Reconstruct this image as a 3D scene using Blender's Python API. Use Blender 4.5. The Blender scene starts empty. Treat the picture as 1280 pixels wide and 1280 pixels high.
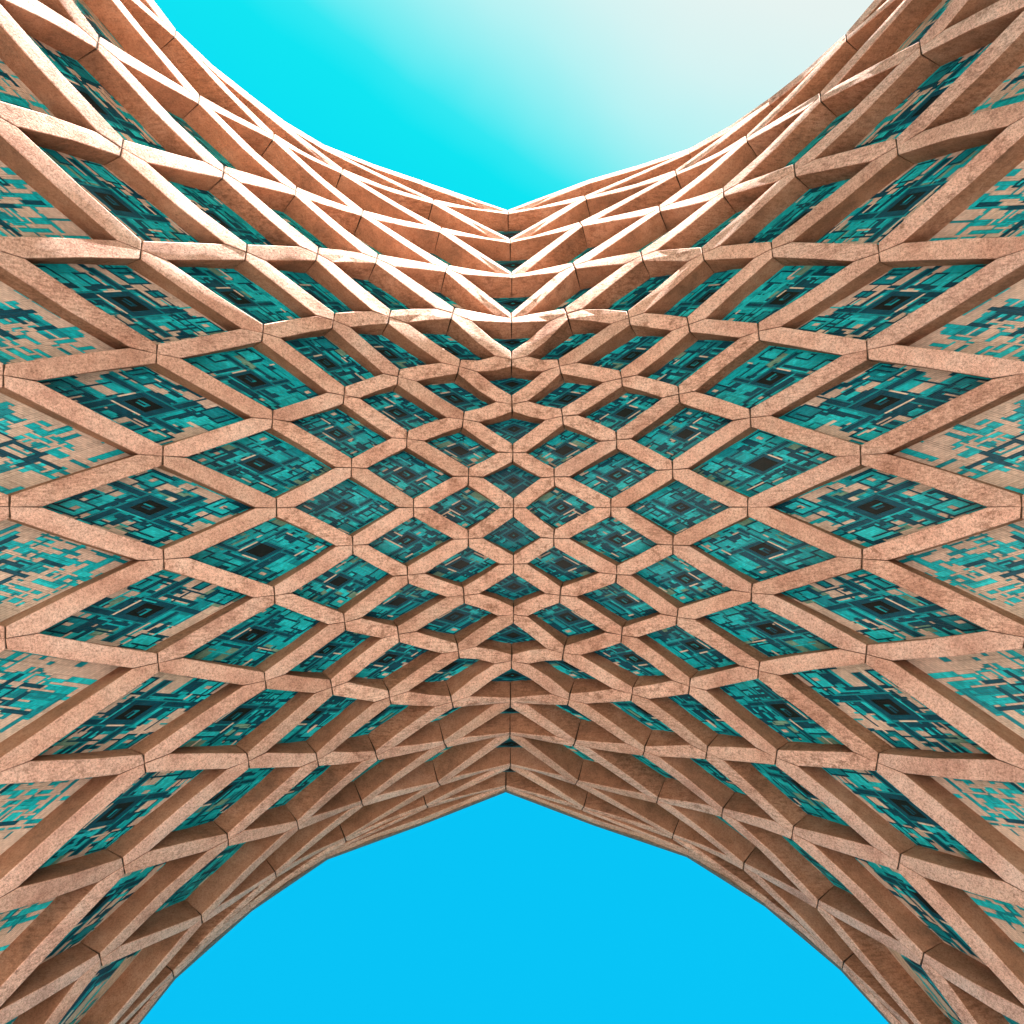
import bpy, math, random
import numpy as np
from mathutils import Vector, Matrix

# ------------------------------------------------------------------ camera, sky, sun, exposure
S = bpy.context.scene
C = S.collection
F = 1.0            # focal length in picture units (1000 px of 1280)
Z0 = 20.0          # metres from the lens to the crown of the vault
EYE = 1.6
cam = bpy.data.objects.new('camera', bpy.data.cameras.new('camera'))
C.objects.link(cam)
cam.matrix_world = Matrix(((-1, 0, 0, 0), (0, 1, 0, 0), (0, 0, -1, EYE), (0, 0, 0, 1)))   # lying on its back: looks straight up
cam.data.lens = 36 * 1000 / 1280
cam.data.sensor_width = 36
cam.data.clip_end = 5000
S.camera = cam

EXPO = 3.12
SUN_EL = math.radians(17.0)
SUN_AZ = math.radians(12.0)          # from +Y towards the right of the picture (-X)
sun_dir = Vector((-math.sin(SUN_AZ) * math.cos(SUN_EL), math.cos(SUN_AZ) * math.cos(SUN_EL), math.sin(SUN_EL)))
S.view_settings.view_transform = 'Standard'
S.view_settings.look = 'None'
S.view_settings.exposure = EXPO
S.view_settings.gamma = 1
S.view_settings.use_curve_mapping = False

W = bpy.data.worlds.new('World'); S.world = W; W.use_nodes = True
nt = W.node_tree; nt.nodes.clear()
out = nt.nodes.new('ShaderNodeOutputWorld'); bg = nt.nodes.new('ShaderNodeBackground')
nis = nt.nodes.new('ShaderNodeTexSky'); nis.sky_type = 'NISHITA'; nis.sun_disc = False
nis.sun_elevation = SUN_EL; nis.sun_rotation = math.atan2(sun_dir.x, sun_dir.y)
tc = nt.nodes.new('ShaderNodeTexCoord')
dot = nt.nodes.new('ShaderNodeVectorMath'); dot.operation = 'DOT_PRODUCT'
gl = Vector((-math.sin(math.radians(26)) * math.cos(0.13), math.cos(math.radians(26)) * math.cos(0.13), math.sin(0.13)))
dot.inputs[1].default_value = gl
nt.links.new(tc.outputs['Generated'], dot.inputs[0])
no = nt.nodes.new('ShaderNodeTexNoise'); no.inputs['Scale'].default_value = 2.2; no.inputs['Detail'].default_value = 4
nt.links.new(tc.outputs['Generated'], no.inputs['Vector'])
ma = nt.nodes.new('ShaderNodeMath'); ma.operation = 'MULTIPLY_ADD'
nt.links.new(no.outputs['Fac'], ma.inputs[0]); ma.inputs[1].default_value = 0.10
nt.links.new(dot.outputs['Value'], ma.inputs[2])
mr = nt.nodes.new('ShaderNodeMapRange'); mr.inputs['From Min'].default_value = -0.95; mr.inputs['From Max'].default_value = 1.05
nt.links.new(ma.outputs[0], mr.inputs['Value'])
rp = nt.nodes.new('ShaderNodeValToRGB'); nt.links.new(mr.outputs['Result'], rp.inputs['Fac'])
def s2l(c):
    return tuple((x / 255 / 12.92) if x / 255 <= 0.04045 else ((x / 255 + 0.055) / 1.055) ** 2.4 for x in c)
stops = [(-1.0, (0, 190, 244)), (0.03, (0, 198, 247)), (0.25, (0, 206, 247)), (0.38, (0, 224, 243)), (0.455, (6, 229, 242)), (0.485, (48, 232, 242)), (0.52, (118, 237, 242)),
         (0.575, (180, 242, 243)), (0.63, (212, 243, 242)), (0.69, (230, 243, 240)), (1.0, (250, 240, 226))]
el = rp.color_ramp.elements
while len(el) < len(stops): el.new(0.5)
for e, (t, c) in zip(el, stops):
    e.position = max(0.0, (t + 1.0) / 2.0)
    e.color = (*s2l(c), 1)
mixs = nt.nodes.new('ShaderNodeMixRGB'); mixs.inputs[0].default_value = 0.004
gain = nt.nodes.new('ShaderNodeVectorMath'); gain.operation = 'SCALE'; gain.inputs['Scale'].default_value = 1 / 0.12 / 2 ** EXPO
nt.links.new(rp.outputs['Color'], gain.inputs[0])
nt.links.new(gain.outputs[0], mixs.inputs[1]); nt.links.new(nis.outputs[0], mixs.inputs[2])
nt.links.new(mixs.outputs[0], bg.inputs['Color']); bg.inputs['Strength'].default_value = 0.12
nt.links.new(bg.outputs[0], out.inputs['Surface'])

sl = bpy.data.lights.new('sun', 'SUN'); sl.energy = 5.0; sl.angle = math.radians(0.5); sl.color = (1.0, 0.93, 0.84)
so = bpy.data.objects.new('sun', sl); C.objects.link(so)
so.rotation_euler = sun_dir.to_track_quat('Z', 'Y').to_euler()

# ------------------------------------------------------------------ materials
def mat(name):
    m = bpy.data.materials.new(name); m.use_nodes = True
    n = m.node_tree; b = n.nodes['Principled BSDF']
    return m, n, b
def node(n, t, **kw):
    x = n.nodes.new(t)
    for k, v in kw.items():
        if k in x.inputs: x.inputs[k].default_value = v
        else: setattr(x, k, v)
    return x
def ramp(n, src, pts):
    r = n.nodes.new('ShaderNodeValToRGB'); n.links.new(src, r.inputs['Fac'])
    e = r.color_ramp.elements
    while len(e) < len(pts): e.new(0.5)
    for q, (p, c) in zip(e, pts):
        q.position = p; q.color = c if len(c) == 4 else (*c, 1)
    return r
def mixc(n, fac, a, b, mode='MIX'):
    m = n.nodes.new('ShaderNodeMixRGB'); m.blend_type = mode
    for i, v in ((0, fac), (1, a), (2, b)):
        if isinstance(v, (int, float)): m.inputs[i].default_value = v
        elif isinstance(v, tuple): m.inputs[i].default_value = (*v, 1) if len(v) == 3 else v
        else: n.links.new(v, m.inputs[i])
    return m.outputs[0]

def stone(name, base, dark, light, vein=0.6, speck=0.5):
    m, n, b = mat(name)
    g = n.nodes.new('ShaderNodeTexCoord')
    info = n.nodes.new('ShaderNodeObjectInfo')
    off = n.nodes.new('ShaderNodeVectorMath'); off.operation = 'ADD'
    sc = n.nodes.new('ShaderNodeVectorMath'); sc.operation = 'SCALE'; sc.inputs[0].default_value = (37, 91, 53)
    n.links.new(info.outputs['Random'], sc.inputs['Scale'])
    n.links.new(g.outputs['Object'], off.inputs[0]); n.links.new(sc.outputs[0], off.inputs[1])
    v = off.outputs[0]
    def noise(scale, detail=6, rough=0.6, dist=0):
        x = node(n, 'ShaderNodeTexNoise', Scale=scale, Detail=detail, Roughness=rough, Distortion=dist); n.links.new(v, x.inputs['Vector']); return x
    big = noise(0.9, 5); mid = noise(5.5, 7, 0.65); fine = noise(22, 4, 0.75); grain = noise(60, 2, 0.7)
    c = ramp(n, big.outputs['Fac'], [(0.32, dark), (0.5, base), (0.72, light)]).outputs[0]
    c = mixc(n, 0.55, c, ramp(n, mid.outputs['Fac'], [(0.3, (0.62, 0.60, 0.58)), (0.55, (1.0, 1.0, 1.0)), (0.75, (1.12, 1.12, 1.12))]).outputs[0], 'MULTIPLY')
    c = mixc(n, speck, c, ramp(n, fine.outputs['Fac'], [(0.34, (0.42, 0.36, 0.33)), (0.5, (1, 1, 1)), (0.7, (1.2, 1.2, 1.2))]).outputs[0], 'MULTIPLY')
    c = mixc(n, speck, c, ramp(n, grain.outputs['Fac'], [(0.35, (0.5, 0.46, 0.44)), (0.55, (1.05, 1.05, 1.05))]).outputs[0], 'MULTIPLY')
    # rust-brown veins and hairline cracks, only where the stone is worn
    wv = noise(1.3, 9, 0.62, 1.5)
    ab = node(n, 'ShaderNodeMath', operation='SUBTRACT'); n.links.new(wv.outputs['Fac'], ab.inputs[0]); ab.inputs[1].default_value = 0.5
    ab2 = node(n, 'ShaderNodeMath', operation='ABSOLUTE'); n.links.new(ab.outputs[0], ab2.inputs[0])
    line = ramp(n, ab2.outputs[0], [(0.0, (1, 1, 1)), (0.010, (0, 0, 0))]).outputs[0]
    wear = ramp(n, noise(0.55, 3).outputs['Fac'], [(0.50, (0, 0, 0)), (0.66, (1, 1, 1))]).outputs[0]
    lm = mixc(n, 1.0, line, wear, 'MULTIPLY')
    f1 = node(n, 'ShaderNodeMath', operation='MULTIPLY'); n.links.new(lm, f1.inputs[0]); f1.inputs[1].default_value = vein
    c = mixc(n, f1.outputs[0], c, (0.17, 0.075, 0.045))
    # rusty weathered blotches on some blocks
    rw = noise(3.4, 10, 0.82)
    rr = ramp(n, rw.outputs['Fac'], [(0.52, (0, 0, 0)), (0.60, (1, 1, 1))]).outputs[0]
    pick = ramp(n, info.outputs['Random'], [(0.80, (0, 0, 0)), (0.92, (1, 1, 1))]).outputs[0]
    rf = mixc(n, 1.0, rr, pick, 'MULTIPLY')
    f2 = node(n, 'ShaderNodeMath', operation='MULTIPLY'); n.links.new(rf, f2.inputs[0]); f2.inputs[1].default_value = 0.75
    c = mixc(n, f2.outputs[0], c, (0.20, 0.095, 0.06))
    # tool marks and water streaks running across some blocks
    mp = n.nodes.new('ShaderNodeMapping'); mp.inputs['Scale'].default_value = (2.2, 14, 5); mp.inputs['Rotation'].default_value = (.3, .5, .75)
    n.links.new(v, mp.inputs['Vector'])
    st = node(n, 'ShaderNodeTexNoise', Scale=1.6, Detail=6, Roughness=0.7); n.links.new(mp.outputs[0], st.inputs['Vector'])
    sr = ramp(n, st.outputs['Fac'], [(0.40, (0.5, 0.44, 0.40)), (0.52, (1, 1, 1)), (0.66, (1.16, 1.16, 1.16))]).outputs[0]
    m7 = node(n, 'ShaderNodeMath', operation='MULTIPLY'); n.links.new(info.outputs['Random'], m7.inputs[0]); m7.inputs[1].default_value = 7.31
    fr = node(n, 'ShaderNodeMath', operation='FRACT'); n.links.new(m7.outputs[0], fr.inputs[0])
    sp = ramp(n, fr.outputs[0], [(0.35, (0.05, 0.05, 0.05)), (0.9, (.65, .65, .65))]).outputs[0]
    c = mixc(n, sp, c, mixc(n, 1.0, c, sr, 'MULTIPLY'))
    # block to block tone
    tone = ramp(n, info.outputs['Random'], [(0.0, (0.78, 0.75, 0.72)), (0.3, (1, .97, .94)), (0.6, (.93, .95, .97)), (1.0, (1.12, 1.10, 1.09))]).outputs[0]
    c = mixc(n, 0.8, c, tone, 'MULTIPLY')
    n.links.new(c, b.inputs['Base Color'])
    b.inputs['Roughness'].default_value = 0.85
    b.inputs['Specular IOR Level'].default_value = 0.25
    bsum = node(n, 'ShaderNodeMath', operation='ADD'); n.links.new(mid.outputs['Fac'], bsum.inputs[0]); n.links.new(fine.outputs['Fac'], bsum.inputs[1])
    bmp = node(n, 'ShaderNodeBump', Strength=0.55, Distance=0.03); n.links.new(bsum.outputs[0], bmp.inputs['Height'])
    n.links.new(bmp.outputs[0], b.inputs['Normal'])
    return m
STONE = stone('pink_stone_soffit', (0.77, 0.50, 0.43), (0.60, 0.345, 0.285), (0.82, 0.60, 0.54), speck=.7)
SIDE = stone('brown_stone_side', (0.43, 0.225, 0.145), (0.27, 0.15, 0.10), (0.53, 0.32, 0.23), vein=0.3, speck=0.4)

def plain(name, col, rough=0.9, nscale=12, amp=0.35):
    m, n, b = mat(name)
    g = n.nodes.new('ShaderNodeTexCoord')
    x = node(n, 'ShaderNodeTexNoise', Scale=nscale, Detail=6); n.links.new(g.outputs['Object'], x.inputs['Vector'])
    r = ramp(n, x.outputs['Fac'], [(0.3, tuple(q * (1 - amp) for q in col)), (0.7, tuple(min(1, q * (1 + amp)) for q in col))])
    n.links.new(r.outputs[0], b.inputs['Base Color']); b.inputs['Roughness'].default_value = rough
    bmp = node(n, 'ShaderNodeBump', Strength=0.4, Distance=0.02); n.links.new(x.outputs['Fac'], bmp.inputs['Height']); n.links.new(bmp.outputs[0], b.inputs['Normal'])
    return m
MORTAR = plain('dark_mortar', (0.05, 0.03, 0.02), nscale=30)
BACK = plain('grout_bed', (0.05, 0.10, 0.095))
COPE = plain('shade_dark_coping', (0.16, 0.14, 0.12))  # dark tone stands in for shade on the outer rim face

def tile(name, col, gloss=0.28, var=0.22, grout=0.55):
    m, n, b = mat(name)
    uv = n.nodes.new('ShaderNodeUVMap')
    br = node(n, 'ShaderNodeTexBrick'); n.links.new(uv.outputs[0], br.inputs['Vector'])
    br.inputs['Scale'].default_value = 1.0
    br.offset = 0.5; br.inputs['Mortar Size'].default_value = 0.045; br.inputs['Mortar Smooth'].default_value = 0.3
    br.inputs['Brick Width'].default_value = 1.9; br.inputs['Row Height'].default_value = 1.0
    br.inputs['Color1'].default_value = (*[q * (1 - var) for q in col], 1); br.inputs['Color2'].default_value = (*[min(1, q * (1 + var)) for q in col], 1)
    br.inputs['Mortar'].default_value = (*[q * grout for q in col], 1)
    g = n.nodes.new('ShaderNodeTexCoord')
    x = node(n, 'ShaderNodeTexNoise', Scale=1.6, Detail=7, Roughness=0.65); n.links.new(g.outputs['Object'], x.inputs['Vector'])
    d = ramp(n, x.outputs['Fac'], [(0.33, (0.78, 0.80, 0.80)), (0.5, (1, 1, 1)), (0.68, (1.15, 1.10, 1.08))])
    c = mixc(n, 0.8, br.outputs['Color'], d.outputs[0], 'MULTIPLY')
    n.links.new(c, b.inputs['Base Color'])
    b.inputs['Roughness'].default_value = gloss
    b.inputs['Specular IOR Level'].default_value = 0.22
    bmp = node(n, 'ShaderNodeBump', Strength=0.4, Distance=0.01); bmp.invert = True
    n.links.new(br.outputs['Fac'], bmp.inputs['Height']); n.links.new(bmp.outputs[0], b.inputs['Normal'])
    return m
TILES = [
    tile('turquoise_glaze', (0.005, 0.45, 0.56)),
    tile('bright_turquoise_glaze', (0.015, 0.58, 0.70)),
    tile('teal_glaze', (0.004, 0.27, 0.36)),
    tile('deep_teal_glaze', (0.002, 0.072, 0.125)),
    tile('black_glaze', (0.004, 0.010, 0.012)),
    tile('beige_tile', (0.60, 0.49, 0.43), 0.7, 0.14, 0.38),
    tile('sage_glaze', (0.16, 0.33, 0.27), 0.45),
    tile('pale_tile', (0.72, 0.62, 0.54), 0.6, 0.08, 0.7),
]

# ------------------------------------------------------------------ lattice of the vault: nodes
# (column, half-row) -> where the rib crossings stand, as view angles in 1/1000, left and right half measured apart
L = {
 0: {14: (635, 265), 12: (637.5, 301), 10: (639.5, 344), 8: (639, 398), 6: (639.5, 449.5), 4: (640, 505), 2: (641, 566), 0: (642, 634.6),
     -2: (642, 705), -4: (642, 768.6), -6: (639.5, 826.5), -8: (638, 878), -10: (637.5, 918.8), -12: (638, 957.5), -14: (632, 984.4)},
 -1: {1: (585.6, 595.5), 3: (579, 524), 5: (574, 458), 7: (566, 391), 9: (559, 335.5), 11: (551, 287), 13: (542, 252), 15: (529, 229),
      -1: (585.6, 673.6), -3: (580, 744.5), -5: (573, 814), -7: (565, 878), -9: (556, 930.5), -11: (549, 980), -13: (534, 1008), -15: (527, 1026)},
 1: {1: (692.5, 596), 3: (703, 520), 5: (699.3, 457.5), 7: (708, 391.6), 9: (717, 332), 11: (726, 280), 13: (731, 247), 15: (739, 226),
     -1: (692, 673), -3: (700, 744), -5: (704, 817), -7: (711, 875), -9: (718, 929.5), -11: (720.6, 978.7), -13: (728, 1011), -15: (741, 1026)},
 -2: {14: (405, 184), 12: (427.5, 214), 10: (453, 266), 8: (471, 323), 6: (486.5, 396), 4: (497.5, 470.5), 2: (508.7, 548.5), 0: (517, 634.6),
      -2: (509.5, 719), -4: (498, 793), -6: (487, 872), -8: (470.5, 945), -10: (453, 1005), -12: (432, 1050), -14: (408, 1069)},
 2: {14: (861, 189), 12: (844.4, 216), 10: (824, 260.5), 8: (802, 319.5), 6: (786, 397), 4: (776.7, 472.6), 2: (770.6, 549.7), 0: (763.7, 634.2),
     -2: (770.8, 718), -4: (777, 794), -6: (790, 868), -8: (805, 939.5), -10: (821.5, 1001), -12: (840.8, 1046), -14: (860, 1066)},
 -3: {1: (439.5, 584.5), 3: (430.3, 494), 5: (417, 400), 7: (397, 317), 9: (370, 238.5), 11: (342, 170.5), 13: (311, 121.5),
      -1: (441, 681.5), -3: (431, 778), -5: (415, 859.5), -7: (397, 950), -9: (372.5, 1032.5), -11: (345, 1094), -13: (313, 1133)},
 3: {1: (840.5, 587), 3: (848.4, 492.5), 5: (860.3, 405.5), 7: (878, 317), 9: (904, 240), 11: (933, 173), 13: (961.5, 127),
     -1: (841, 681.3), -3: (846, 771.3), -5: (861.7, 858), -7: (883, 941), -9: (902.5, 1016), -11: (929.2, 1083.5), -13: (957.5, 1127)},
 -4: {12: (219.5, 42), 10: (249, 124), 8: (279.5, 215), 6: (308, 315), 4: (329, 416), 2: (341, 524), 0: (346, 634.6),
      -2: (343.5, 744.3), -4: (332, 851), -6: (311, 951.5), -8: (285.5, 1050), -10: (252.5, 1150), -12: (217, 1218)},
 4: {12: (1057, 46.5), 10: (1025.3, 121), 8: (992.6, 212.5), 6: (964.4, 311), 4: (947.7, 414), 2: (937.4, 522), 0: (934.3, 634),
     -2: (939, 741), -4: (948, 838), -6: (969.7, 947), -8: (990, 1041), -10: (1021.5, 1131), -12: (1053, 1207)},
 -5: {13: (132, -72), 11: (93, -67), 9: (122.7, 53), 7: (152.5, 184.7), 5: (176.5, 312.5), 3: (196.5, 442), 1: (204, 570),
      -1: (205, 699), -3: (198, 828.5), -5: (181, 954.5), -7: (155, 1083), -9: (126.2, 1200), -11: (93, 1338), -13: (124, 1332)},
 5: {13: (1165, -75), 11: (1188, -63), 9: (1150, 59.5), 7: (1120.6, 183.2), 5: (1098, 316), 3: (1083.4, 437.5), 1: (1075.3, 569),
     -1: (1077.3, 698.4), -3: (1082.2, 818), -5: (1096, 953), -7: (1123.2, 1078), -9: (1152.5, 1199.5), -11: (1188, 1333), -13: (1168, 1330)},
 -6: {8: (-47, -38), 6: (-22, 133), 4: (-14, 309), 2: (4.5, 469), 0: (12, 633.5), -2: (7.2, 798), -4: (-8, 968), -6: (-21, 1135), -8: (-47, 1299)},
 6: {8: (1327, -24), 6: (1302, 133), 4: (1292, 308), 2: (1283, 466), 0: (1277, 633.5), -2: (1281, 797), -4: (1290, 966), -6: (1301, 1127), -8: (1325, 1296)},
}
RAY = {}
for c, d in L.items():
    for k, (px, py) in d.items():
        RAY[(c, k)] = (-(px - 640) / 1000.0, (640 - py) / 1000.0)

# how the vault leans at each crossing (slope of its normal across and along the arch)
def lerp(t, pts):
    if t <= pts[0][0]: return pts[0][1]
    for (a, b), (c, d) in zip(pts, pts[1:]):
        if t <= c: return b + (d - b) * (t - a) / (c - a)
    return pts[-1][1]
A0 = [(0, 0), (1, .09), (2, .20), (3, .33), (4, .50), (5, .80), (6, 1.08), (7, 1.4)]
A8 = [(0, .20), (1, .32), (2, .58), (3, .93), (4, 1.16), (5, 1.65), (6, 2.0)]
A12 = [(0, .30), (1, .42), (2, .66), (3, 1.10), (4, 1.60), (5, 1.9), (6, 2.2)]
B1 = [(0, 0), (2, .08), (4, .19), (6, .36), (8, .66), (9, .84), (10, .96), (12, 1.0), (14, .95)]
B2 = [(0, 1.08), (1, 1.0), (2, .84), (3, .62), (4, .36), (5, 0.06), (6, 0)]
def lean(c, k):
    ac, ak = abs(c), abs(k)
    a0, a8, a12 = lerp(ac, A0), lerp(ac, A8), lerp(ac, A12)
    if ak < 8: a = a0 + (a8 - a0) * max(0, ak - .5) / 7.5
    else: a = a8 + (a12 - a8) * min(1, (ak - 8) / 4.0)
    b = lerp(ak, B1) * lerp(ac, B2)
    # world: c<0 is picture left = +X ; the normal points up and outwards down the leg, and back from the open faces
    return (a * (1 if c < 0 else -1) if c else 0.0, -b * (1 if k > 0 else -1) if k else 0.0)

keys = list(RAY); idx = {q: i for i, q in enumerate(keys)}
rows, rhs = [], []
for (c, k) in keys:
    for dk in (1, -1):
        o = (c + 1, k + dk)
        if o not in idx: continue
        xa, ya = RAY[(c, k)]; xb, yb = RAY[o]
        na, nb = lean(c, k), lean(*o)
        if c == 0 and abs(k) >= 8: na = (-lean(1, 7 if abs(k) < 8 else 9)[0] * -1, na[1])
        if o[0] == 0 and abs(k) >= 7: nb = (lean(-1, 9)[0], nb[1])
        a, b = (na[0] + nb[0]) / 2, (na[1] + nb[1]) / 2
        r = np.zeros(len(keys)); r[idx[o]] = 1; r[idx[(c, k)]] = -1
        wt = 3.0 if min(abs(c), abs(o[0])) <= 1 and min(abs(k), abs(o[1])) >= 5 else 1.0
        r *= wt
        rows.append(r); rhs.append(wt * math.log((1 + a * xa + b * ya) / (1 + a * xb + b * yb)))
r = np.zeros(len(keys)); r[idx[(0, 0)]] = 1; rows.append(r); rhs.append(math.log(Z0))
sol = np.exp(np.linalg.lstsq(np.array(rows), np.array(rhs), rcond=None)[0])
P = {q: Vector((RAY[q][0] * sol[i], RAY[q][1] * sol[i], sol[i] + EYE)) for q, i in idx.items()}

# the legs run on below the frame: carry the same lattice outwards and down
def avg(vs):
    vs = [v for v in vs if v is not None]
    return sum(vs, Vector()) / len(vs) if vs else None
for sx in (-1, 1):
    for sk in (-1, 1):
        P[(6 * sx, 10 * sk)] = P[(6 * sx, 8 * sk)] * 2 - P[(6 * sx, 6 * sk)]
        P[(6 * sx, 12 * sk)] = P[(6 * sx, 10 * sk)] + (P[(5 * sx, 13 * sk)] - P[(5 * sx, 11 * sk)]) * 0.9
    for c in (7, 8):
        for k in range(-13, 14):
            if (k + c) % 2: continue
            base = P.get(((c - 2) * sx, k))
            if base is None: continue
            u = avg([P.get(((c - 1) * sx, k + 1)), P.get(((c - 1) * sx, k - 1))])
            w = avg([P.get(((c - 3) * sx, k + 1)), P.get(((c - 3) * sx, k - 1))])
            if u is None or w is None: continue
            if ((c - 1) * sx, k + 1) in P and ((c - 1) * sx, k - 1) not in P or ((c - 1) * sx, k - 1) in P and ((c - 1) * sx, k + 1) not in P:
                u = avg([P.get(((c - 1) * sx, k + 1)), P.get(((c - 1) * sx, k - 1))]); w = avg([P.get(((c - 3) * sx, k + 1)) if ((c - 1) * sx, k + 1) in P else None, P.get(((c - 3) * sx, k - 1)) if ((c - 1) * sx, k - 1) in P else None]) or w
            P[(c * sx, k)] = base + (u - w) * 1.05

NB = [(1, 1), (1, -1), (-1, 1), (-1, -1)]
N = {}
for q in P:
    c, k = q
    if abs(c) <= 6 and q in RAY:
        a, b = lean(c, k); N[q] = Vector((a, b, 1)).normalized()
    else:
        s = 1 if c < 0 else -1
        a = {5: 1.6, 6: 1.6, 7: 1.75, 8: 2.1}[abs(c)] + .03 * abs(k)
        N[q] = Vector((a * s, 0, 1)).normalized()

# compare the leaning with the crossings themselves: use the plane through the four neighbours
def fit_normal(q):
    c, k = q
    if c == 0 and abs(k) >= 7: return None
    nb = [P.get((c + 1, k + 1)), P.get((c + 1, k - 1)), P.get((c - 1, k - 1)), P.get((c - 1, k + 1))]
    if any(v is None for v in nb): return None
    n = (nb[0] - nb[2]).cross(nb[1] - nb[3])
    if n.z < 0: n = -n
    return n.normalized()
FN = {q: fit_normal(q) for q in P}
DEV = {q: round(math.degrees(N[q].angle(FN[q]))) for q in P if FN[q]}
for q in P:
    if FN[q]: N[q] = (N[q] * .6 + FN[q] * .4).normalized()
WID = 0.48
def DEPF(q): return lerp(abs(q[1]), [(0, .66), (6, .70), (10, .76), (15, .74)])
def rib_width(q):
    return lerp(abs(q[0]), [(0, .365), (2, .365), (4, .37), (5, .375), (8, .40)]) * lerp(abs(q[1]), [(0, 1.0), (7, .96), (10, .76), (15, .72)])
def around(q):
    """neighbours of a crossing in turning order about its normal, with their directions and angles"""
    n = N[q]; x = Vector((1, 0, 0)); x = (x - n * x.dot(n)).normalized(); y = n.cross(x)
    r = []
    for d in NB:
        o = (q[0] + d[0], q[1] + d[1])
        if o in P:
            e = P[o] - P[q]; e = (e - n * e.dot(n)).normalized()
            r.append((math.atan2(e.dot(y), e.dot(x)), o, e))
    r.sort(key=lambda t: t[0])
    return r
def corner(q, q1, side):
    """mitred corner at crossing q on one side (+1 left, -1 right, seen along the normal) of the rib q-q1"""
    n = N[q]; r = around(q)
    i = next(t for t, v in enumerate(r) if v[1] == q1)
    e1 = r[i][2]; t1 = n.cross(e1) * side
    if len(r) == 1: return P[q] + t1 * rib_width(q) / 2
    e2 = r[(i + side) % len(r)][2]; t2 = n.cross(e2) * -side
    den = max(0.13, 1 + t1.dot(t2))
    v = (t1 + t2) / den
    if v.length > 3.2: v = v.normalized() * 3.2
    return P[q] + v * rib_width(q) / 2

# ------------------------------------------------------------------ the monument and its parts
vault = bpy.data.objects.new('monument_vault', None); C.objects.link(vault)
vault['label'] = 'pointed stone monument vault seen from below, lattice of pinkish ribs over turquoise mosaic coffers'
vault['category'] = 'monument'
def link(name, verts, faces, mats, fmat=None, parent=None, uvs=None, smooth=False):
    me = bpy.data.meshes.new(name); me.from_pydata([tuple(v) for v in verts], [], faces)
    for m in mats: me.materials.append(m)
    if fmat: me.polygons.foreach_set('material_index', fmat)
    if uvs is not None:
        ul = me.uv_layers.new(name='UVMap')
        flat = [t for uv in uvs for t in uv]
        ul.data.foreach_set('uv', flat)
    if smooth:
        me.polygons.foreach_set('use_smooth', [True] * len(me.polygons)); me.set_sharp_from_angle(angle=math.radians(28))
    me.update()
    o = bpy.data.objects.new(name, me); C.objects.link(o)
    o.parent = parent
    return o

def other(q, o):      # the fourth corner when going on straight
    return (2 * q[0] - o[0], 2 * q[1] - o[1])

# crossings joined by rib blocks
edges = []
for q in P:
    for d in ((1, 1), (1, -1)):
        o = (q[0] + d[0], q[1] + d[1])
        if o in P: edges.append((q, o))

rnd = random.Random(5)
def chain(sk):
    ch = [(c, (15 if c in (-1, 1) else 14 if c in (-2, 0, 2) else 13 if abs(c) in (3, 5, 7) else 12) * sk) for c in range(-8, 9)]
    return [q for q in ch if q in P]
RIM = {}
for sk in (1, -1):
    ch = chain(sk)
    for i in range(len(ch) - 1):
        A_, B_ = ch[i], ch[i + 1]
        if abs(A_[1] - B_[1]) == 1: RIM[(A_, B_)] = (ch[i - 1] if i and A_[0] != 0 else None, ch[i + 2] if i + 2 < len(ch) and B_[0] != 0 else None)
def mid_of(A, B):
    """gentle bow of a rib between two crossings, following the crossings before and after it"""
    if (A, B) in RIM:
        p0, p3 = RIM[(A, B)]
        p0 = P[p0] if p0 else P[A] * 2 - P[B]; p3 = P[p3] if p3 else P[B] * 2 - P[A]
        return (P[A] + P[B]) * (9 / 16) - (p0 + p3) / 16
    a0, b1 = other(A, B), other(B, A)
    m = (P[A] + P[B]) / 2
    if a0 in P and b1 in P:
        if (A[0] == 0 or B[0] == 0) and max(abs(A[1]), abs(B[1])) > 7: return m
        m = (P[A] + P[B]) * (9 / 16) - (P[a0] + P[b1]) / 16
        lim = (P[A] + P[B]) / 2
        d = m - lim
        if d.length > .22: m = lim + d * (.22 / d.length)
    return m

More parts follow.
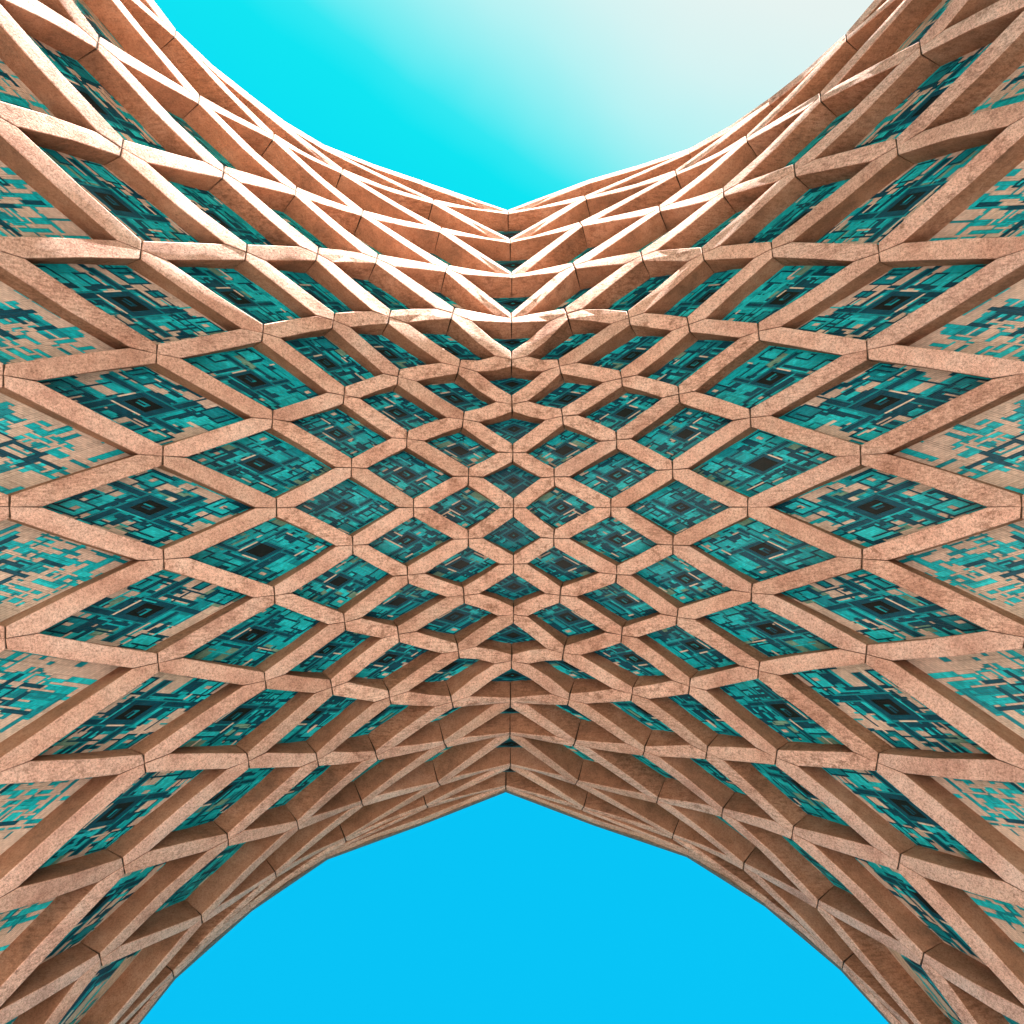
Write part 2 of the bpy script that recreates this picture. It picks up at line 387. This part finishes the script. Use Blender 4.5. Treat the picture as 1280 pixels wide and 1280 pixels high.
rest = []
def rib(A, B, far=False):
    ax = (P[B] - P[A]).normalized()
    g = 0.022
    side = [[corner(A, B, 1), corner(B, A, -1)], [corner(A, B, -1), corner(B, A, 1)]]
    mA, mB = P[A], P[B]; mM = mid_of(A, B)
    nM = (N[A] + N[B]).normalized()
    tM = ax.cross(nM).normalized()
    sM = []
    for i in (0, 1):
        sM.append((side[i][0] + side[i][1]) / 2 + (mM - (P[A] + P[B]) / 2))
    cen = (sM[0] + sM[1]) / 2
    jit = lambda: Vector((rnd.uniform(-1, 1), rnd.uniform(-1, 1), rnd.uniform(-1, 1))) * 0.006
    # soffit outline: A, side0(A), side0(M), side0(B), B, side1(B), side1(M), side1(A)
    full = lambda q: all((q[0] + a, q[1] + b) in P for a, b in NB)
    gA, gB = (g if full(A) else 0.002), (g if full(B) else 0.002)
    low = [P[A] + ax * gA * .6, side[0][0] + ax * gA, sM[0], side[0][1] - ax * gB, P[B] - ax * gB * .6, side[1][1] - ax * gB, sM[1], side[1][0] + ax * gA]
    nrm = [N[A], N[A], nM, N[B], N[B], N[B], nM, N[A]]
    low0 = [P[A], side[0][0], sM[0], side[0][1], P[B], side[1][1], sM[1], side[1][0]]
    low = [p + jit() for p in low]
    # chamfer ring: soffit ring pulled in, then edge ring a little up, then back edge
    bv = 0.016
    verts = []
    inn = [cen.copy()]
    ring0 = []
    for i, (p, n) in enumerate(zip(low, nrm)):
        if i == 0: v = p + ax * bv
        elif i == 4: v = p - ax * bv
        else:
            tgt = {1: P[A], 7: P[A], 2: mM, 6: mM, 3: P[B], 5: P[B]}[i]
            d = (tgt + ax * ((p - tgt).dot(ax)) - p)
            v = p + d.normalized() * bv * 0.9 if d.length > 1e-4 else p
            if i in (1, 7): v = v + ax * bv * .6
            if i in (3, 5): v = v - ax * bv * .6
        ring0.append(v)
    ring1 = [p + n * bv * 0.8 for p, n in zip(low, nrm)]
    dA, dB = DEPF(A) + .16, DEPF(B) + .16
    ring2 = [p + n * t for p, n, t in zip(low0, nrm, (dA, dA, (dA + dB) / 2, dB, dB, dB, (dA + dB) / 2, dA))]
    verts = ring0 + ring1 + ring2 + [cen]
    f, fm = [], []
    # soffit: quads to the middle line
    # indices 0..7 ring0 ; 24 centre
    for i in range(8):
        f.append((i, (i + 1) % 8, 24)); fm.append(0)
    for i in range(8):
        j = (i + 1) % 8
        f.append((i, i + 8, j + 8, j)); fm.append(0)
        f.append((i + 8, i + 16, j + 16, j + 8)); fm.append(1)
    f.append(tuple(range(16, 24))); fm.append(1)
    # orientation: soffit must face down (-normal)
    e1 = verts[1] - verts[0]; e2 = verts[24] - verts[0]
    if e1.cross(e2).dot(nM) > 0:
        f = [tuple(reversed(x)) for x in f]
    if far: rest.append((verts, f, fm)); return
    o = mesh_at('rib_block', verts, f, [STONE, SIDE], fm, vault, P[A])
    return o
def mesh_at(name, verts, f, mats, fm, parent, org, uvs=None):
    o = link(name, [v - org for v in verts], f, mats, fm, parent, uvs, name == 'rib_block')
    o.location = org
    return o
def shown(e):
    """how large a rib stands in view, 0 when outside the frame"""
    best = 0
    pr = []
    for q in e:
        p = P[q]; pr.append((p.x / (p.z - EYE), p.y / (p.z - EYE)))
    ins = [max(abs(x), abs(y)) < .70 for x, y in pr]
    ln = math.hypot(pr[0][0] - pr[1][0], pr[0][1] - pr[1][1])
    return ln + (10 if any(ins) else 0)
edges.sort(key=lambda e: -shown(e))
for i, (A, B) in enumerate(edges): rib(A, B, i >= 298)
# the ribs beyond the limit (all at or outside the edge of the view) become one mesh
V, Fc, M = [], [], []
for verts, f, fm in rest:
    i0 = len(V); V += verts; Fc += [tuple(i0 + t for t in x) for x in f]; M += fm
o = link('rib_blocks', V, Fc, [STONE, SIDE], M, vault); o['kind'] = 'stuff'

# mortar plugs in the joints of every crossing, set a little deeper than the stone
for q in P:
    pts = []
    ar = around(q)
    if len(ar) < 3: continue
    for (_, o, e) in ar:
        pts.append(P[q] + e * WID * 0.40)
        pts.append(P[q] + (corner(q, o, 1) - P[q]) * 0.95)
    if len(pts) < 3: continue
    n = N[q]
    lowp = [p + n * 0.020 for p in pts]; hi = [P[q] + (p - P[q]) * .75 + n * 0.62 for p in pts]
    m = len(pts)
    f = [tuple(range(m))] + [(i, i + m, (i + 1) % m + m, (i + 1) % m) for i in range(m)]
    if (lowp[1] - lowp[0]).cross(lowp[2] - lowp[0]).dot(n) > 0: f = [tuple(reversed(x)) for x in f]
    mesh_at('mortar_joint', lowp + hi, f, [MORTAR], None, vault, P[q])

# ------------------------------------------------------------------ mosaic patterns
def paint(c, k, size):
    """colour number of every tile of one coffer, drawn on a square grid skewed to the coffer"""
    ac = abs(c)
    r = random.Random(1000 + ac * 97 + k * 13)
    Nn = size
    g = [[0] * Nn for _ in range(Nn)]
    def rect(x0, y0, x1, y1, col):
        for y in range(max(0, int(y0)), min(Nn, int(y1))):
            for x in range(max(0, int(x0)), min(Nn, int(x1))): g[y][x] = col
    def bar(x0, y0, x1, y1, w, col, edge=None):
        if edge is not None: rect(min(x0, x1) - (0 if x0 != x1 else 1), min(y0, y1) - (0 if y0 != y1 else 1), max(x0, x1) + w + (0 if x0 != x1 else 1), max(y0, y1) + w + (0 if y0 != y1 else 1), edge)
        rect(min(x0, x1), min(y0, y1), max(x0, x1) + w, max(y0, y1) + w, col)
    def hook(cx, cy, s, col, inner, rot):
        """square spiral"""
        pts = [(-s, -s), (s, -s), (s, s), (-s, s), (-s, -s + 3), (s - 3, -s + 3) if s > 4 else (-s, -s + 3)]
        for _ in range(rot): pts = [(-y, x) for x, y in pts]
        rect(cx - s, cy - s, cx + s + 1, cy + s + 1, inner)
        for (xa, ya), (xb, yb) in zip(pts, pts[1:]):
            rect(cx + min(xa, xb), cy + min(ya, yb), cx + max(xa, xb) + 1, cy + max(ya, yb) + 1, col)
    def frame(x, y, w, hh, col, inner):
        rect(x, y, x + w, y + hh, col)
        rect(x + 1, y + 1, x + w - 1, y + hh - 1, inner)
        if r.random() < .5: rect(x + w - 1, y + 1, x + w, y + hh * .6, inner)
    if ac >= 6:
        # outermost coffers: beige ground with angled turquoise strips and keys
        rect(0, 0, Nn, Nn, 5)
        h = Nn // 2
        for i in range(105):
            x, y = r.gauss(h * .92, Nn * .22), r.gauss(h, Nn * .22)
            ln, w = r.uniform(3, 9), r.choice((1, 2, 2, 3, 3))
            cc = r.choice((0, 0, 2, 0, 2, 1))
            if r.random() < .5: rect(x - ln, y, x + ln, y + w, cc)
            else: rect(x, y - ln, x + w, y + ln, cc)
        for i in range(58):
            x, y = r.gauss(h, Nn * .2), r.gauss(h, Nn * .2)
            if r.random() < .5: rect(x - r.uniform(2, 7), y, x + r.uniform(2, 7), y + r.choice((1, 1, 2)), 5)
            else: rect(x, y - r.uniform(2, 7), x + r.choice((1, 1, 2)), y + r.uniform(2, 7), 5)
        for i in range(9):
            x, y = r.gauss(h, Nn * .16), r.gauss(h, Nn * .16)
            frame(x, y, r.uniform(4, 8), r.uniform(3, 6), r.choice((0, 3, 5, 2)), r.choice((0, 5, 1)))
        for i in range(12):
            x, y = r.gauss(h, Nn * .12), r.gauss(h, Nn * .12)
            if r.random() < .5: rect(x - r.uniform(2, 6), y, x + r.uniform(2, 6), y + 2, 3)
            else: rect(x, y - r.uniform(2, 6), x + 2, y + r.uniform(2, 6), 3)
        hook(h + 3, h - 2, 4, 3, 5, r.randrange(4))
        return g
    beige = {0: .0, 1: .12, 2: .08, 3: .03, 4: .04, 5: .45}[ac]
    if abs(k) > 9: beige += .1
    for i in range(46):
        x, y = r.uniform(-3, Nn), r.uniform(-3, Nn); w, hh = r.uniform(5, 15), r.uniform(3, 9)
        if r.random() < .5: w, hh = hh, w
        rect(x, y, x + w, y + hh, r.choice((0, 0, 1, 1, 1, 2, 6) if ac else (0, 2, 2, 2, 3, 3)))
    def blob(cx, cy, rad, col):
        for i in range(9):
            x, y = r.gauss(cx, rad * .5), r.gauss(cy, rad * .5)
            rect(x - r.uniform(.3, 1) * rad, y - rad * .22, x + r.uniform(.3, 1) * rad, y + rad * .22, col)
    if ac >= 5:
        for (cx, cy) in ((.93, .42), (.62, .90), (.42, .08), (.10, .55), (.75, .2), (.3, .8)):
            blob(cx * Nn, cy * Nn, r.uniform(.13, .21) * Nn, 5)
    for i in range(int(20 * beige) + (2 if beige else 0)):
        x, y = r.uniform(0, Nn), r.uniform(0, Nn); w, hh = r.uniform(2, 7), r.uniform(1, 4)
        if r.random() < .5: w, hh = hh, w
        rect(x, y, x + w, y + hh, r.choice((5, 5, 7)))
    for i in range(12):
        frame(r.uniform(.03, .88) * Nn, r.uniform(.03, .88) * Nn, r.uniform(4, 10), r.uniform(4, 8), r.choice((3, 3, 3, 2)), r.choice((0, 1, 1, 2, 3)))
    for i in range(9 + 2 * ac):
        x, y = r.uniform(.05, .9) * Nn, r.uniform(.05, .9) * Nn
        w, hh = r.uniform(3, 11), r.choice((1, 1, 2, 2, 3))
        if r.random() < .5: w, hh = hh, w
        rect(x, y, x + w, y + hh, 3)
        if r.random() < .6: rect(x + 2, y + 2, x + 3 + hh, y + 3 + w * .6, 3)
    h = Nn // 2
    # broken concentric squares round the middle
    for q in (.205, .30):
        d = round(Nn * q); w = 2 if q < .25 else 1
        for side in range(4):
            if r.random() < .25: continue
            a0, a1 = h - d + r.choice((0, 0, 3, 6)), h + d - r.choice((0, 0, 3, 7))
            cc = 3 if r.random() < .8 else (1 if ac else 2)
            if side == 0: rect(a0, h - d, a1, h - d + w, cc)
            elif side == 1: rect(a0, h + d - w, a1, h + d, cc)
            elif side == 2: rect(h - d, a0, h - d + w, a1, cc)
            else: rect(h + d - w, a0, h + d, a1, cc)
    s = max(2, round(Nn * (.066 if ac else .06)))
    fr = max(1, round(Nn * .046))
    # pinwheel bars
    arm = Nn * .34
    b = max(2, fr - (0 if Nn > 30 else 0))
    bar(h - s - fr, h - s - fr, h + arm, h - s - fr, b, 3, 2)
    bar(h - arm, h + s + 1, h + s + fr, h + s + 1, b, 3, 2)
    bar(h + s + 1, h - s - fr, h + s + 1, h + arm * .9, b, 3, 2)
    bar(h - s - fr, h - arm * .9, h - s - fr, h + s + fr, b, 3, 2)
    rect(h - s - fr - 1, h - s - fr - 1, h + s + fr + 2, h + s + fr + 2, 2)
    rect(h - s - fr, h - s - fr, h + s + fr + 1, h + s + fr + 1, 3)
    if ac:
        rect(h - s - fr + 2, h + s + fr + 1, h + s + fr, h + s + fr + 2, 7 if r.random() < .7 else 1)
        if r.random() < .6: rect(h + s + fr + 1, h - s, h + s + fr + 2, h + s, 7)
    # four small spirals around
    sp = max(3, round(Nn * .078))
    for i, (x, y) in enumerate(((.80, .22), (.22, .79), (.20, .21), (.79, .79))):
        x = x + r.uniform(-.03, .03); y = y + r.uniform(-.03, .03)
        hook(int(x * Nn), int(y * Nn), sp, 3, r.choice((0, 1, 2)) if ac else 2, r.randrange(4))
        if ac and r.random() < .5: rect(x * Nn - 1, y * Nn - 1, x * Nn + 1, y * Nn + 2, r.choice((7, 5, 1)))
        for j in range(2):
            xx, yy = x * Nn + r.uniform(-7, 7), y * Nn + r.uniform(-7, 7)
            rect(xx, yy, xx + r.uniform(3, 6), yy + 1, r.choice((3, 3, 7 if ac else 1)))
    if ac:
        for i in range(4):
            x, y = r.uniform(.1, .9) * Nn, r.uniform(.1, .9) * Nn
            if r.random() < .5: rect(x, y, x + r.uniform(3, 9), y + 1, r.choice((7, 1, 1)))
            else: rect(x, y, x + 1, y + r.uniform(3, 9), r.choice((7, 1, 5)))
    return g
LEVEL = [.030, .033, .028, .024, .020, .035, .030, .036]

def coffer(c, k):
    top, bot = (c, k + 1), (c, k - 1)
    s = -1 if c < 0 else 1
    inn, outn = (c - s, k), (c + s, k)
    if not all(q in P for q in (top, bot, inn, outn)): return
    quad = {}
    for nm, q in (('i', inn), ('t', top), ('o', outn), ('b', bot)): quad[nm] = P[q] + N[q] * DEPF(q)
    org = (quad['i'] + quad['t'] + quad['o'] + quad['b']) / 4
    nrm = (N[top] + N[bot] + N[inn] + N[outn]).normalized()
    # mirror the drawing between upper and lower half so the bays answer each other
    a, b = (quad['t'], quad['b'])
    if k < 0: a, b = b, a
    def pt(u, v, h=0):
        return (quad['i'] * (1 - u) * (1 - v) + a * u * (1 - v) + quad['o'] * u * v + b * (1 - u) * v) - nrm * h - org
    flip = (pt(1, 0) - pt(0, 0)).cross(pt(0, 1) - pt(0, 0)).dot(nrm) > 0
    # backing slab of the coffer
    G = 5
    vb = [pt(1.02 * i / G - .01, 1.02 * j / G - .01) for j in range(G + 1) for i in range(G + 1)] + [pt(1.02 * i / G - .01, 1.02 * j / G - .01, -.25) for j in range(G + 1) for i in range(G + 1)]
    T = (G + 1) ** 2
    fb = []
    for j in range(G):
        for i in range(G):
            q0 = j * (G + 1) + i
            fb.append((q0, q0 + 1, q0 + G + 2, q0 + G + 1)); fb.append((q0 + T + G + 1, q0 + T + G + 2, q0 + T + 1, q0 + T))
    if flip: fb = [tuple(reversed(x)) for x in fb]
    slab = link('coffer_panel', vb, fb, [BACK], None, vault); slab.location = org
    ac = abs(c)
    Nn = {0: 34, 1: 38, 2: 42, 3: 48, 4: 54, 5: 60, 6: 60, 7: 60}[min(7, ac)]
    g = paint(c, k, Nn)
    h = Nn // 2; ms = max(2, round(Nn * (.066 if ac else .06)))
    hooked = random.Random(c * 17 + k).random() < .6
    used = [[False] * Nn for _ in range(Nn)]
    V, Fc, M, UV = [], [], [], []
    med = ac < 6
    if med:
        for y in range(h - ms, h + ms + 1):
            for x in range(h - ms, h + ms + 1): used[y][x] = True
    gap = 0.06
    rr = random.Random(c * 31 + k)
    def tileblock(x0, y0, x1, y1, col, V, Fc, M, UV):
        z = LEVEL[col] + .006 + rr.uniform(0, .003)
        i0 = len(V)
        q = [(x0 + gap, y0 + gap), (x1 - gap, y0 + gap), (x1 - gap, y1 - gap), (x0 + gap, y1 - gap)]
        for hh in (z, -0.01):
            for (x, y) in q: V.append(pt(x / Nn, y / Nn, hh))
        fs = [(0, 1, 2, 3), (0, 4, 5, 1), (1, 5, 6, 2), (2, 6, 7, 3), (3, 7, 4, 0)]
        for f in fs:
            ff = tuple(reversed(f)) if flip else f
            Fc.append(tuple(i0 + t for t in ff)); M.append(col)
            for t in ff:
                UV.append((q[t % 4][0] * .9, q[t % 4][1] * .9))
    lo, hi = int(Nn * .03), Nn - int(Nn * .03)
    for y in range(lo, hi):
        for x in range(lo, hi):
            if used[y][x]: continue
            col = g[y][x]
            x1 = x
            while x1 + 1 < hi and g[y][x1 + 1] == col and not used[y][x1 + 1]: x1 += 1
            y1 = y
            while y1 + 1 < hi and all(g[y1 + 1][t] == col and not used[y1 + 1][t] for t in range(x, x1 + 1)): y1 += 1
            for yy in range(y, y1 + 1):
                for t in range(x, x1 + 1): used[yy][t] = True
            tileblock(x, y, x1 + 1, y1 + 1, col, V, Fc, M, UV)
    o = link('mosaic_tiles', V, Fc, TILES, M, slab, UV); o['kind'] = 'stuff'
    if med:
        V, Fc, M, UV = [], [], [], []
        tileblock(h - ms, h - ms, h + ms + 1, h + ms + 1, 4, V, Fc, M, UV)
        # the hook drawn inside the black square
        t = 1 if ms < 4 else 1
        segs = [(h, h - 1, h + ms, h - 1 + t), (h - 1, h - 1, h, h + 1), (h - 1, h + 1, h + ms - 1, h + 1 + t)] if ms >= 3 else [(h, h, h + 1, h + 1)]
        base = len(V)
        for (x0, y0, x1, y1) in (segs if hooked else []):
            i0 = len(V)
            q = [(x0, y0), (x1, y0), (x1, y1), (x0, y1)]
            for (x, y) in q: V.append(pt(x / Nn, y / Nn, .034))
            for (x, y) in q: V.append(pt(x / Nn, y / Nn, .002))
            for f in ((0, 1, 2, 3), (0, 4, 5, 1), (1, 5, 6, 2), (2, 6, 7, 3), (3, 7, 4, 0)):
                ff = tuple(reversed(f)) if flip else f
                Fc.append(tuple(i0 + t2 for t2 in ff)); M.append(3 if rr.random() < .5 else 2)
                for t2 in ff: UV.append((q[t2 % 4][0] * .9, q[t2 % 4][1] * .9))
        link('black_medallion', V, Fc, TILES, M, slab, UV)
cells = set()
for (c, k) in P:
    cells.add((c, k + 1)); cells.add((c + 1, k)); cells.add((c - 1, k))
for c, k in sorted(cells): coffer(c, k)

# coping along the two open faces: a band rising behind the outermost ribs
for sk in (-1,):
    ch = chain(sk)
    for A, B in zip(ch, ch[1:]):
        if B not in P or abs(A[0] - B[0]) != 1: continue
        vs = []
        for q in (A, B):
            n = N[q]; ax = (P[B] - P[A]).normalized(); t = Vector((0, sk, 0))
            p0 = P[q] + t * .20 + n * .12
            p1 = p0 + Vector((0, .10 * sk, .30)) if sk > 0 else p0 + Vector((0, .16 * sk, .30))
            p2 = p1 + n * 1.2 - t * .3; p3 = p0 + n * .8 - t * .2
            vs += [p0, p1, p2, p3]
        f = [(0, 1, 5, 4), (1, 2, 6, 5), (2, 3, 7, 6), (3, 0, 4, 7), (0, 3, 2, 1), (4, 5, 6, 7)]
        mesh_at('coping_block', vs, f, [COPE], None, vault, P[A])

# the four legs below the lattice, down to the ground
for sx in (-1, 1):
    ks = sorted(k for (c, k) in P if c == 8 * sx)
    low = [P[(8 * sx, k)] + N[(8 * sx, k)] * .3 for k in ks]
    V = []
    for p in low:
        V.append(p)
        d = Vector((-sx * .55, .12 * (1 if p.y > 0 else -1), -1)).normalized()
        t = (p.z + 0.2) / -d.z
        V.append(p + d * t)
    back = [v + Vector((-sx * 1.5, 0, .3)) for v in V]
    m = len(V); f = []
    for i in range(0, m - 2, 2):
        f.append((i, i + 1, i + 3, i + 2)); f.append((i + m, i + 2 + m, i + 3 + m, i + 1 + m))
    f.append((0, m, m + 1, 1)); f.append((m - 2, m - 1, 2 * m - 1, 2 * m - 2))
    for i in range(0, m - 2, 2): f.append((i, i + 2, i + 2 + m, i + m))
    link('leg_wall', V + back, f, [SIDE], None, vault)

# the body of the tower standing over the vault
def body(x0, x1, y0, z0, z1, tx, ty):
    V = [Vector(v) for v in ((x0, -y0, z0), (x1, -y0, z0), (x1, y0, z0), (x0, y0, z0))]
    cx = (x0 + x1) / 2
    V += [Vector((cx + (v.x - cx) * tx, v.y * ty, z1)) for v in V]
    link('tower_body', V, [(3, 2, 1, 0), (4, 5, 6, 7), (0, 1, 5, 4), (1, 2, 6, 5), (2, 3, 7, 6), (3, 0, 4, 7)], [SIDE], None, vault)
body(-11, 11, 7.2, 26, 46, .8, .85)
body(14, 19, 8.0, 15, 27, .7, .9)
body(-19, -14, 8.0, 15, 27, .7, .9)

# ------------------------------------------------------------------ ground: pale stone plaza
gm, gn, gb = mat('plaza_stone')
g = gn.nodes.new('ShaderNodeTexCoord')
br = node(gn, 'ShaderNodeTexBrick'); gn.links.new(g.outputs['Object'], br.inputs['Vector'])
br.inputs['Scale'].default_value = 1.0; br.inputs['Brick Width'].default_value = 1.2; br.inputs['Row Height'].default_value = 0.6; br.inputs['Mortar Size'].default_value = .01
br.inputs['Color1'].default_value = (.62, .52, .45, 1); br.inputs['Color2'].default_value = (.68, .57, .49, 1); br.inputs['Mortar'].default_value = (.3, .26, .22, 1)
gn.links.new(br.outputs['Color'], gb.inputs['Base Color']); gb.inputs['Roughness'].default_value = .8
gr = link('ground', [(-2500, -2500, 0), (2500, -2500, 0), (2500, 2500, 0), (-2500, 2500, 0)], [(0, 1, 2, 3)], [gm])
gr['kind'] = 'structure'
gr['label'] = 'pale stone paving of the square below the arch'
lw = link('added_dark_lawn', [(-900, 11, 0.02), (900, 11, 0.02), (900, 1800, 0.02), (-900, 1800, 0.02)], [(0, 1, 2, 3)], [plain('added_dark_grass', (0.05, 0.08, 0.025), 0.95, 3)])  # dark green sheet added out of view to cut ground bounce onto the ribs
lw['kind'] = 'structure'
lw2 = link('added_dark_lawn', [(-900, -1800, 0.02), (900, -1800, 0.02), (900, -15, 0.02), (-900, -15, 0.02)], [(0, 1, 2, 3)], [lw.data.materials[0]])  # second added sheet, dims the bounce from the opposite side
lw2['kind'] = 'structure'
